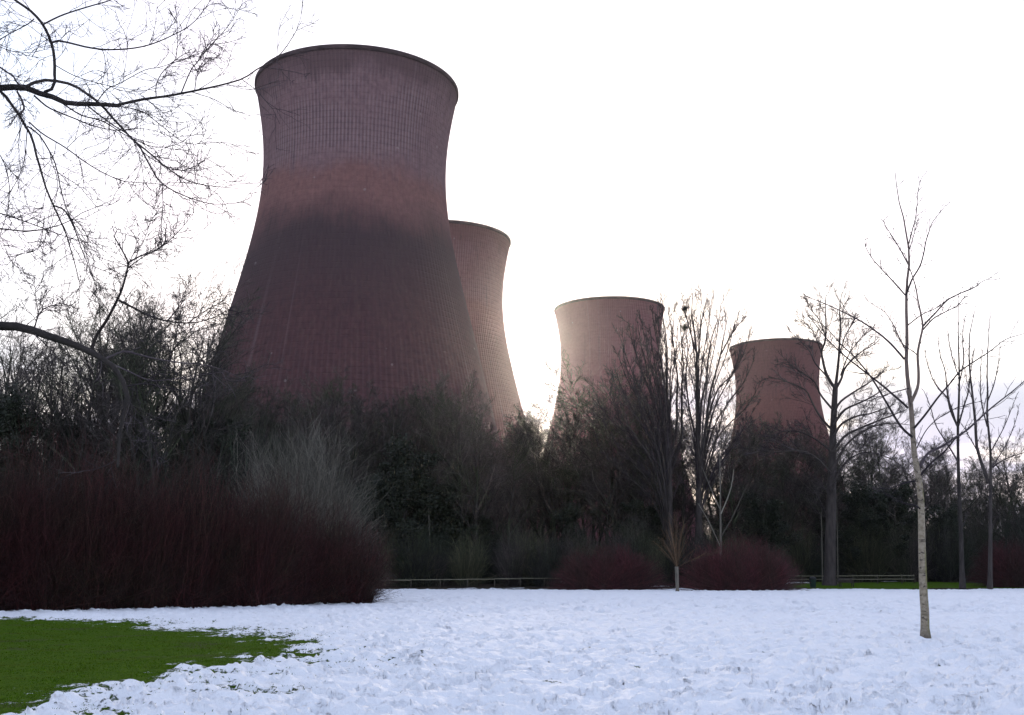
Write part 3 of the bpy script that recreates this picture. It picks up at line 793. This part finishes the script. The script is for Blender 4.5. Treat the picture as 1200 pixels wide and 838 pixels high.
# --- two upswept trees between the third and fourth towers
def fan(x0, y0, targets, w0, w1, bend=.45):
    out = []
    for tx, ty in targets:
        mx, my = x0 + (tx - x0) * bend * .55, y0 + (ty - y0) * bend
        out.append(([(x0, y0), (mx, my), (x0 + (tx - x0) * .8, y0 + (ty - y0) * .82), (tx, ty)], w0, w1))
    return out
YA = 132.0
stems = [
    ([(786, 690), (785, 640), (785, 580), (784, 520), (783, 490), (782, 464), (781, 444), (782, 417), (780, 391), (776, 366)], 9, .7),
    ([(784, 560), (797, 520), (799, 500), (799, 452), (801, 427), (798, 395), (797, 372)], 4, .6),
    ([(785, 540), (793, 500), (793, 472), (794, 444), (791, 417), (787, 387), (783, 366)], 4, .6),
] + fan(784, 590, [(762, 385), (748, 384), (736, 378), (728, 398)], 3.2, .6) + fan(784, 550, [(768, 372), (757, 396), (745, 412)], 2.6, .6) \
  + fan(784, 620, [(720, 430), (712, 455), (730, 415), (742, 440)], 3.0, .6) + fan(785, 640, [(705, 490), (720, 478), (700, 520)], 2.6, .6)
stems += fan(785, 600, [(700, 470), (717, 440), (724, 414), (741, 392), (752, 374), (770, 358)], 2.2, .5, .5) + fan(784, 520, [(790, 360), (776, 352), (764, 362), (795, 380)], 2.0, .5)
hand_tree('ash_tree', (at(786, 692, YA)[0], YA, .2), 'bare tree whose branches fan leftwards across the pinkish tower', 'tree', YA, stems, 14,
          [dict(m=14, t0=.25, a=(.2, .7), len=5.0, lf=.68, rf=.008, rmin=.032, wob=.08, trop=.07, k=5),
           dict(m=6, t0=.15, a=(.25, .75), lf=.5, rf=.01, rmin=.020, wob=.1, trop=.05, k=4),
           dict(m=5, t0=.15, a=(.3, .8), lf=.6, rf=.01, rmin=.015, wob=.1, trop=.04, k=3)], 'bark', 'dark_twig', 14)
stems = [
    ([(819, 690), (819, 640), (819, 580), (818, 540), (817.6, 500), (816.6, 452), (816.6, 417), (813.6, 387), (810.5, 366), (811.6, 343)], 10, .7),
    ([(819, 560), (825, 520), (828, 492), (832, 462), (838, 440), (844, 417), (849, 391), (853, 370)], 5, .6),
    ([(818, 530), (820, 500), (822, 472), (828, 444), (830, 419), (834, 397), (842, 372)], 4, .6),
    ([(822, 540), (830, 490), (842, 455), (858, 440), (866, 420), (872, 400)], 3, .6),
    ([(818, 470), (817, 430), (820, 400), (823, 372), (828, 350)], 2.6, .6),
    ([(815, 410), (808, 385), (803, 366), (800, 348)], 2.2, .6),
    ([(845, 415), (855, 396), (864, 382), (874, 372)], 2.0, .6),
    ([(820, 590), (838, 520), (850, 478), (862, 460)], 3.0, .6),
    ([(820, 600), (845, 545), (860, 515), (880, 498)], 2.8, .6),
    ([(818, 520), (808, 480), (804, 440), (806, 410), (803, 385)], 2.8, .6),
]
stems += fan(819, 580, [(880, 388), (870, 402), (884, 420), (862, 372), (888, 455), (845, 355)], 2.4, .5, .5) + fan(818, 500, [(822, 342), (806, 350), (834, 352), (800, 400)], 2.0, .5) + fan(820, 610, [(884, 478), (872, 500), (796, 400), (800, 440)], 2.2, .5)
hand_tree('ash_tree', (at(819, 692, YA + 1)[0], YA + 1, .2), 'tallest upswept bare tree in the gap between the two right towers', 'tree', YA + 1, stems, 15,
          [dict(m=14, t0=.25, a=(.2, .75), len=4.6, lf=.68, rf=.008, rmin=.032, wob=.08, trop=.07, k=5),
           dict(m=5, t0=.15, a=(.25, .8), lf=.5, rf=.01, rmin=.020, wob=.1, trop=.05, k=4),
           dict(m=5, t0=.15, a=(.3, .8), lf=.6, rf=.01, rmin=.015, wob=.1, trop=.04, k=3)], 'bark', 'dark_twig', 14)
# bird nests / mistletoe in it: small balls of twigs
for i, (px, py, rad, lab) in enumerate(((802, 384, .75, 'larger ball of mistletoe halfway up the tallest upswept tree'), (803, 362, .5, 'smaller ball of mistletoe near the top of the tallest upswept tree'))):
    g = np.random.default_rng(300 + i); n = 150
    d = unit(g.normal(size=(n, 3))); p0 = d * .05
    P, D, R = grow(g, p0, d, np.full(n, rad) * g.uniform(.6, 1.1, n), np.full(n, .02), np.full(n, .012), 3, .3, 0)
    geo = Geo(); geo.tubes(P, R, 3); o = geo.build('mistletoe', M['olive_twig']); o.location = at(px, py, YA + 1)
    tag(o, lab, 'mistletoe', 'mistletoe balls')

# --- pale thin trees on the right
YR = 108.0
tw = [dict(m=14, t0=.2, a=(.2, .6), len=2.2, lf=.6, rf=.007, rmin=.024, wob=.08, trop=.08, k=4),
      dict(m=4, t0=.15, a=(.3, .8), lf=.5, rf=.01, rmin=.017, wob=.1, trop=.05, k=3)]
stems = [
    ([(1128, 690), (1127, 660), (1126, 620), (1124, 580), (1123, 545), (1122.5, 497), (1124, 463), (1124, 428), (1123, 401), (1122.7, 380), (1123, 352)], 5.8, .6),
    ([(1122.5, 500), (1113.6, 480), (1110, 459), (1107.7, 435), (1101.7, 416), (1099, 395)], 2.6, .5),
    ([(1121, 498), (1111, 468), (1097, 451.6), (1087, 428), (1084, 410)], 2.2, .5),
    ([(1122, 540), (1109, 518), (1097, 499), (1090, 475.5), (1082.6, 458)], 2.0, .5),
    ([(1123, 500), (1130, 475), (1135, 459), (1137, 440), (1142, 410)], 2.2, .5),
    ([(1124, 450), (1129, 425), (1128, 395), (1131, 370)], 1.6, .5),
    ([(1123, 440), (1115, 415), (1111, 390)], 1.4, .5),
]
hand_tree('slender_tree', (at(1128, 691, YR)[0], YR, .0), 'slender grey tree with a straight stem just right of the birch', 'tree', YR, stems, 16, tw, 'bark', 'dark_twig', 14, 'slender trees on the right')
stems = [
    ([(1160, 690), (1160.5, 640), (1160.7, 580), (1160.7, 528), (1156.6, 487), (1157.5, 461), (1156.6, 432), (1158, 404), (1160, 372)], 5.2, .5),
    ([(1159, 566), (1152, 547), (1144.7, 523), (1143.5, 499), (1141, 475), (1139, 456), (1136, 428), (1136, 399), (1137, 388), (1143, 362)], 4.6, .5),
    ([(1161, 530), (1176, 502), (1185, 480), (1192, 462)], 1.4, .4),
    ([(1162, 548), (1178, 523), (1190, 494), (1194, 475)], 1.4, .4),
    ([(1163, 548), (1178, 538), (1200, 530), (1215, 520)], 1.4, .4),
    ([(1157, 500), (1150, 470), (1149, 440), (1151, 410)], 1.8, .4),
    ([(1157.5, 470), (1165, 450), (1170, 425), (1172, 405)], 1.6, .4),
    ([(1140, 470), (1134, 450), (1130, 430)], 1.2, .4),
    ([(1146, 530), (1136, 512), (1128, 498)], 1.4, .4),
]
hand_tree('slender_tree', (at(1160, 690, YR + 3)[0], YR + 3, .0), 'slender twin-stemmed tree nearest the right edge of the wood', 'tree', YR + 3, stems, 17, tw, 'bark', 'dark_twig', 14, 'slender trees on the right')

# --- little pollard willow with orange shoots
YW = 104.0
g = np.random.default_rng(18); st = [([(794, 694.5), (793.5, 680), (793, 664)], 4.0, 3.6, 1.0, 0)]
for i in range(34):
    tx = 793 + g.normal(0, 17); ty = 664 - g.uniform(24, 70) * (1 - min(.5, abs(tx - 793) / 60)); st.append(([(793 + g.normal(0, .6), 665), (793 + (tx - 793) * .42, 664 + (ty - 664) * .5), (tx, ty)], .55, .25))
hand_tree('pollard_willow', (at(794, 694.5, YW)[0], YW, 0), 'small pollarded willow with orange shoots and a pale stubby trunk', 'tree', YW, st, 19,
          [dict(m=9, t0=.25, a=(.15, .7), len=1.8, lf=.6, rf=.006, rmin=.010, wob=.1, trop=.03, k=3)], 'pale_bark', 'orange_twig', 6, dep=.7)

# --- pale saplings at the wood edge
def sapling(px, Y, y0, y1, w, lab, seed, extra=()):
    b = at(px, y0, Y); b[2] = tz(b[0], Y)
    st = [([(px, y0), (px - .4, y0 + (y1 - y0) * .4), (px - 1, y0 + (y1 - y0) * .75), (px - 1.6, y1)], w, .7)] + list(extra)
    hand_tree('sapling', b, lab, 'sapling', Y, st, seed, [dict(m=5, t0=.35, a=(.25, .6), len=2., lf=.6, rf=.007, rmin=.012, wob=.08, trop=.08, k=4)], 'pale_bark', 'pale_twig', 8, 'saplings at the wood edge')
sapling(845, 120, 691, 530, 3.4, 'pale forked sapling rising out of the domed red bush', 31,
        [([(843.5, 596), (832, 570), (823, 548)], 1.5, .5), ([(845, 602), (856, 574), (860, 550)], 1.6, .5), ([(845.5, 628), (860, 603), (875, 568)], 1.6, .5), ([(844, 640), (830, 610), (818, 590)], 1.2, .5)])
sapling(982, 129, 690, 592, 1.8, 'thin pale sapling close behind the trunk of the spreading tree', 32)
sapling(964, 130, 689, 600, 1.5, 'very thin dull sapling beside the litter bin', 33)
sapling(504, 128, 690, 598, 1.4, 'thin pale sapling behind the left rail fence', 34)

# ------------------------------------------------------------------ the wood: single trees, evergreens and hazels
VAR = {
    'pole1': mk_tree(401, 24, .26, 'pole', (20, 9, 7, 5), .8), 'pole2': mk_tree(402, 24, .22, 'ash', (20, 9, 7, 5), .8),
    'pole3': mk_tree(403, 22, .30, 'ash', (18, 9, 7, 5), .8), 'thick1': mk_tree(404, 18, .24, 'thick', (24, 9, 7, 5), .75),
    'thick2': mk_tree(405, 17, .22, 'oak', (22, 9, 7, 5), .75), 'oak1': mk_tree(406, 20, .34, 'oak', (20, 9, 7, 5), .75),
    'oak2': mk_tree(407, 20, .30, 'thick', (22, 10, 7, 5), .75),
    'holly1': mk_evergreen(411, 11, 7), 'holly2': mk_evergreen(412, 13, 6.5), 'holly3': mk_evergreen(413, 9, 8),
    'hazel1': mk_shrub('twig', 421, 420, 4.2, 3.6, 9.5, .5, .026, 6, None, 6, .35), 'hazel2': mk_shrub('olive_twig', 422, 380, 3.8, 3.4, 8, .5, .024, 6, None, 6, .35),
    'hazel3': mk_shrub('under_twig', 423, 520, 4.6, 3.8, 7, .5, .024, 6, None, 6, .5),
}
VAR.update(near1=mk_tree(451, 19, .24, 'thick', (18, 8, 6, 4), .6), near2=mk_tree(452, 20, .28, 'oak', (18, 8, 6, 4), .6), near3=mk_tree(453, 18, .2, 'pole', (20, 7, 6, 4), .6), near4=mk_tree(454, 20, .26, 'thick', (18, 8, 6, 4), .6))
VH = dict(near1=19, near2=20, near3=18, near4=20, pole1=24, pole2=24, pole3=22, thick1=18, thick2=17, oak1=20, oak2=20, holly1=11, holly2=13, holly3=9, hazel1=9.5, hazel2=8, hazel3=7)
gw = np.random.default_rng(77)

def wood(key, px, Y, top, label, cat, group, name, wid=1.0):
    """a copy of a kind whose top reaches the photograph's height there"""
    x = gx(px, Y); z = tz(x, Y)
    H = at(px, top, Y)[2] - z
    s = H / VH[key]
    q = s * wid * gw.uniform(.9, 1.12)
    kit.put(key, VAR[key], name, (x, Y, z - .1), gw.uniform(0, 6.28), (q, q, s), label, cat, group)

ZONES = [
    # label, group, x range, count, kinds, distance range, top heights (px: y)
    ('bare dark tree crowding behind the red thicket on the left', 'bare trees behind the red thicket', (-30, 285), 27, ('near1', 'near2', 'near3', 'near4'), (72, 104),
     [(-30, 385), (20, 392), (60, 402), (100, 365), (150, 350), (200, 360), (225, 375), (245, 415), (265, 445), (285, 480)]),
    ('bare misty tree in the wood at the foot of the largest tower', 'bare trees below the largest tower', (285, 602), 24, ('pole1', 'thick1', 'pole2', 'oak2', 'pole3'), (134, 168),
     [(285, 450), (340, 455), (400, 462), (450, 470), (520, 455), (560, 465), (602, 490)]),
    ('fine bare tree lit from behind in the bright gap between towers', 'bare trees in the bright gap', (616, 652), 5, ('pole3', 'thick1'), (150, 185), [(612, 488), (630, 472), (652, 470)]),
    ('bare dark tree in the wood at the foot of the pinkish tower', 'bare trees below the pinkish tower', (655, 800), 14, ('pole1', 'thick2', 'pole2', 'oak2'), (136, 168), [(655, 478), (700, 470), (740, 462), (800, 490)]),
    ('bare dark tree in the wood at the foot of the smallest tower', 'bare trees below the smallest tower', (830, 985), 14, ('thick2', 'pole1', 'oak2'), (138, 172), [(830, 478), (850, 495), (880, 512), (930, 520), (985, 512)]),
    ('rounded bare tree in the dark wood behind the birch', 'bare trees behind the birch', (990, 1220), 20, ('oak2', 'thick1', 'oak1', 'thick2'), (140, 175), [(990, 512), (1030, 500), (1060, 535), (1090, 522), (1130, 532), (1150, 545), (1165, 545), (1190, 522), (1220, 515)]),
]
for lab, grp, (xa, xb), n, kinds, (ya, yb), tops in ZONES:
    tp = np.array(tops, float)
    for i in range(n):
        px = xa + (xb - xa) * (i + gw.uniform(.1, .9)) / n
        Y = gw.uniform(ya, yb)
        top = np.interp(px, tp[:, 0], tp[:, 1]) + abs(gw.normal(0, 10)) + (0 if i % 2 else gw.uniform(8, 40))
        wood(kinds[gw.integers(len(kinds))], px, Y, top, lab, 'tree', grp, 'bare_tree', 1.15)
for i, (px, Y, top) in enumerate(((470, 131, 520), (445, 128, 556), (500, 133, 565), (560, 136, 600), (670, 136, 590), (750, 136, 590),
                                  (890, 135, 580), (1000, 136, 565), (1045, 137, 572), (1100, 138, 595), (1205, 139, 575))):
    wood(('holly1', 'holly2', 'holly3')[i % 3], px, Y, top, 'dark evergreen tree in the shade of the wood edge', 'tree', 'evergreens along the wood edge', 'evergreen_tree', 1.1)
for i, (px, Y, top) in enumerate(((15, 72, 455), (95, 80, 490), (235, 82, 490))):
    wood(('holly2', 'holly1', 'holly3')[i % 3], px, Y, top, 'dark ivy-green evergreen directly behind the red thicket', 'tree', 'evergreens behind the red thicket', 'evergreen_tree', .9)
for i in range(30):
    px = 430 + 770 * (i + gw.uniform(.2, .8)) / 30; Y = gw.uniform(124.5, 131) + (10 if px > 930 else 0)
    wood(('hazel1', 'hazel2', 'hazel3')[i % 3], px, Y, gw.uniform(590, 640), 'leafless grey hazel shrub along the edge of the wood', 'shrub', 'hazel shrubs along the wood edge', 'hazel_shrub', 1.0)

# the depth of the wood: one dense mass of stems
g = np.random.default_rng(55); geo = Geo()
def thicket_mass(n, x0, x1, y0, y1, hfun):
    x = g.uniform(x0, x1, n); y = g.uniform(y0, y1, n); hh = hfun(x, y) * g.uniform(.35, 1.05, n)
    d = unit(np.stack([g.normal(0, .22, n), g.normal(0, .22, n), np.ones(n)], -1))
    z = terrain(x, y) - .1
    P, D, R = grow(g, np.stack([x, y, z], -1), d, hh, np.full(n, .04) * g.uniform(.6, 1.8, n), np.full(n, .012), 5, .07, .05)
    geo.tubes(P, R, 3)
    p, d, l, r = spawn(g, P, D, R, hh, 6, .15, 1, .3, 1.0, .26, .01)
    P, D, R = grow(g, p, d, l, np.maximum(r, .018), np.full(len(l), .012), 3, .14, .05); geo.tubes(P, R, 3)
thicket_mass(9000, -75, 150, 150, 195, lambda x, y: 13.5 + 3 * vnoise(x * .07, y * .05, 3) - 4.5 * np.exp(-((x - 6) / 4) ** 2))
thicket_mass(6500, -56, -17, 72, 112, lambda x, y: 12.0 + 2 * vnoise(x * .15, y * .1, 4))
tag(geo.build('undergrowth', M['under_twig']), kind='stuff')

# ------------------------------------------------------------------ fences, bin, bench
def rail_fence(pts, label, n_rails):
    o = empty('rail_fence', (*pts[0], tz(*pts[0])), label, 'fence', 'low rail fences'); off = np.array(o.location)
    ra = Geo(); g = np.random.default_rng(len(pts))
    P3 = [np.array([x, y, tz(x, y)]) for x, y in pts]
    for i, p in enumerate(P3):
        b = Geo(); b.box(p - off + np.array([0, 0, .5]), (.10, .10, 1.06), g.uniform(-.1, .1)); b.build('post', M['post'], o, False)
    for zr in n_rails:
        for a, b in zip(P3[:-1], P3[1:]):
            q = np.stack([a, b]) - off; q[:, 2] += zr + g.normal(0, .012); q[:, 1] -= .085
            d = q[1] - q[0]; L = np.linalg.norm(d); ra.box(q.mean(0), (L - .006, .05, .075), math.atan2(d[1], d[0]))
    ra.build('rail', M['rail'], o, False)
rail_fence([(gx(px, Y), Y) for px, Y in ((450, 119.6), (484, 120.2), (517.5, 120.9), (549, 121.7), (580, 122.4), (609.5, 123), (637, 123.7), (664, 124.3))], 'low weathered rail fence at the snow edge right of the red thicket', (.96,))
rail_fence([(gx(px, Y), Y) for px, Y in ((905, 129.2), (934, 129.4), (963, 129.6), (992, 129.8), (1020, 130), (1048, 130.2), (1062, 130.3))], 'low weathered rail fence behind the bench and litter bin', (.88, .5))

def lathe(prof, n=28):
    a = np.arange(n) * 2 * math.pi / n; prof = np.array(prof, float)
    V = np.stack([np.stack([r * np.cos(a), r * np.sin(a), np.full_like(a, z)], -1) for r, z in prof])
    idx = np.arange(len(prof) * n).reshape(len(prof), n)
    Q = np.stack([idx[:-1], np.roll(idx[:-1], -1, 1), np.roll(idx[1:], -1, 1), idx[1:]], -1).reshape(-1, 4)
    gg = Geo(); gg.add(V, Q); return gg
Yb = 123.0; xb = gx(945.5, Yb)
o = empty('litter_bin', (xb, Yb, tz(xb, Yb)), 'dark green litter bin standing on the grass verge', 'litter bin')
lathe([(.001, 0), (.30, 0), (.31, .03), (.36, .80), (.37, .84), (.34, .86), (.30, .84), (.28, .1)]).build('body', M['bin'], o)
lathe([(.385, .862), (.395, .88), (.395, .96), (.36, 1.06), (.22, 1.15), (.001, 1.18)]).build('lid', M['bin_lid'], o)
Yq = 124.5; xq = gx(984, Yq)
o = empty('park_bench', (xq, Yq, tz(xq, Yq)), 'dark timber bench on the verge beside the spreading tree', 'bench'); o.rotation_euler.z = .12
s_ = Geo()
for i in range(3): s_.box((0, -.17 + .17 * i, .46), (1.75, .14, .045))
s_.build('seat', M['bench'], o, False)
b_ = Geo()
for i in range(3): b_.box((0, .33 + .03 * i, .60 + .14 * i), (1.75, .035, .11), 0, -.2)
b_.build('backrest', M['bench'], o, False)
for sx in (-.72, .72):
    l_ = Geo(); l_.box((sx, -.20, .21), (.08, .08, .42)); l_.box((sx, .26, .21), (.08, .08, .42)); l_.box((sx, .03, .415), (.078, .50, .05)); l_.box((sx, .37, .65), (.07, .05, .50), 0, -.2)
    l_.build('leg', M['bench'], o, False)

# ------------------------------------------------------------------ air
HAZE = .00006
g_ = Geo(); g_.box((0, 100, 69), (3400, 3400, 142))
m = bpy.data.materials.new('haze_air'); m.use_nodes = True; nt = m.node_tree; nt.nodes.clear()
out = nt.nodes.new('ShaderNodeOutputMaterial'); pv = nt.nodes.new('ShaderNodeVolumePrincipled')
pv.inputs['Color'].default_value = (.97, .97, 1, 1); pv.inputs['Density'].default_value = HAZE; pv.inputs['Anisotropy'].default_value = .94
nt.links.new(pv.outputs[0], out.inputs['Volume'])
tag(g_.build('haze', m, None, False), kind='stuff')

# ------------------------------------------------------------------ light and sky
SUN = at(608, 462, 1000.) - np.array([0, 0, EYE]); SUN /= np.linalg.norm(SUN)
elev = math.asin(SUN[2]); azim = math.atan2(SUN[0], SUN[1])
W = bpy.data.worlds.new('World'); scene.world = W; W.use_nodes = True
nt = W.node_tree; nt.nodes.clear(); k = N(nt)
out = k.n('ShaderNodeOutputWorld'); bg = k.n('ShaderNodeBackground'); nt.links.new(bg.outputs[0], out.inputs[0])
sky = k.n('ShaderNodeTexSky', sky_type='NISHITA'); sky.sun_disc = False
sky.sun_elevation = elev; sky.sun_rotation = azim; sky.air_density = 1.0; sky.dust_density = 1.2; sky.ozone_density = 2.0
# thin cloud: a veil that greys the blue, with broken banks low down
tc = k.n('ShaderNodeTexCoord'); G = tc.outputs['Generated']
sx = k.n('ShaderNodeSeparateXYZ'); nt.links.new(G, sx.inputs[0])
bw = k.n('ShaderNodeRGBToBW'); nt.links.new(sky.outputs[0], bw.inputs[0])
veil = k.math('MULTIPLY', bw.outputs[0], 1.15)
cmb = k.n('ShaderNodeCombineColor'); 
for i, s_ in enumerate((1.1, .965, 1.04)): k.put(cmb.inputs[i], k.math('MULTIPLY', veil, s_))
amt = k.ramp(k.noise(k.mapping(G, (2, 2, 5)), 1.6, 5, .6), .35, .65, .3, .75)
c = k.mix(amt, sky.outputs[0], cmb.outputs[0])
bank = k.ramp(k.noise(k.mapping(G, (5, 5, 22)), 1.0, 5, .6), .38, .54)
low = k.math('MULTIPLY', k.ramp(sx.outputs[2], .135, .215, 1, 0), bank)
dk = k.n('ShaderNodeMix', data_type='RGBA', blend_type='MULTIPLY'); k.put(dk.inputs[0], k.math('MULTIPLY', low, .75)); k.put(dk.inputs[6], c); dk.inputs[7].default_value = (1, 1, 1, 1)
# the veil spreads the glare round the sun: bright parts are rolled off
b3 = k.n('ShaderNodeRGBToBW'); nt.links.new(dk.outputs[2], b3.inputs[0])
sc_ = k.math('DIVIDE', 1.0, k.math('ADD', 1.0, k.math('DIVIDE', b3.outputs[0], 2.2)))
vm = k.n('ShaderNodeVectorMath', operation='SCALE'); nt.links.new(dk.outputs[2], vm.inputs[0]); nt.links.new(sc_, vm.inputs['Scale'])
nt.links.new(k.mix(k.math('MULTIPLY', low, .95), vm.outputs[0], k.mix(1.0, vm.outputs[0], col(.40, .44, .56), 'MULTIPLY')), bg.inputs[0]); bg.inputs[1].default_value = .15

L = bpy.data.lights.new('sun', 'SUN'); L.energy = .5; L.angle = RAD(10); L.color = (1, .84, .64)
lo = bpy.data.objects.new('sun', L); C.objects.link(lo)
from mathutils import Vector
lo.rotation_euler = Vector(SUN).to_track_quat('Z', 'Y').to_euler()

cam = bpy.data.cameras.new('camera'); cam.sensor_width = 36; cam.lens = 36 * F / 1200; cam.clip_end = 6000; cam.clip_start = .05
co = bpy.data.objects.new('camera', cam); C.objects.link(co); co.location = (0, 0, EYE); co.rotation_euler = (math.pi / 2 + PITCH, 0, 0)
scene.camera = co
vs = scene.view_settings; vs.view_transform = 'Standard'; vs.look = 'None'; vs.gamma = 1; vs.use_curve_mapping = False; vs.exposure = 2.72
scene.render.engine = 'CYCLES'
cy = scene.cycles
cy.use_denoising = True; cy.max_bounces = 6; cy.diffuse_bounces = 3; cy.volume_bounces = 1; cy.transparent_max_bounces = 8
try: cy.denoiser = 'OPENIMAGEDENOISE'
except Exception: pass
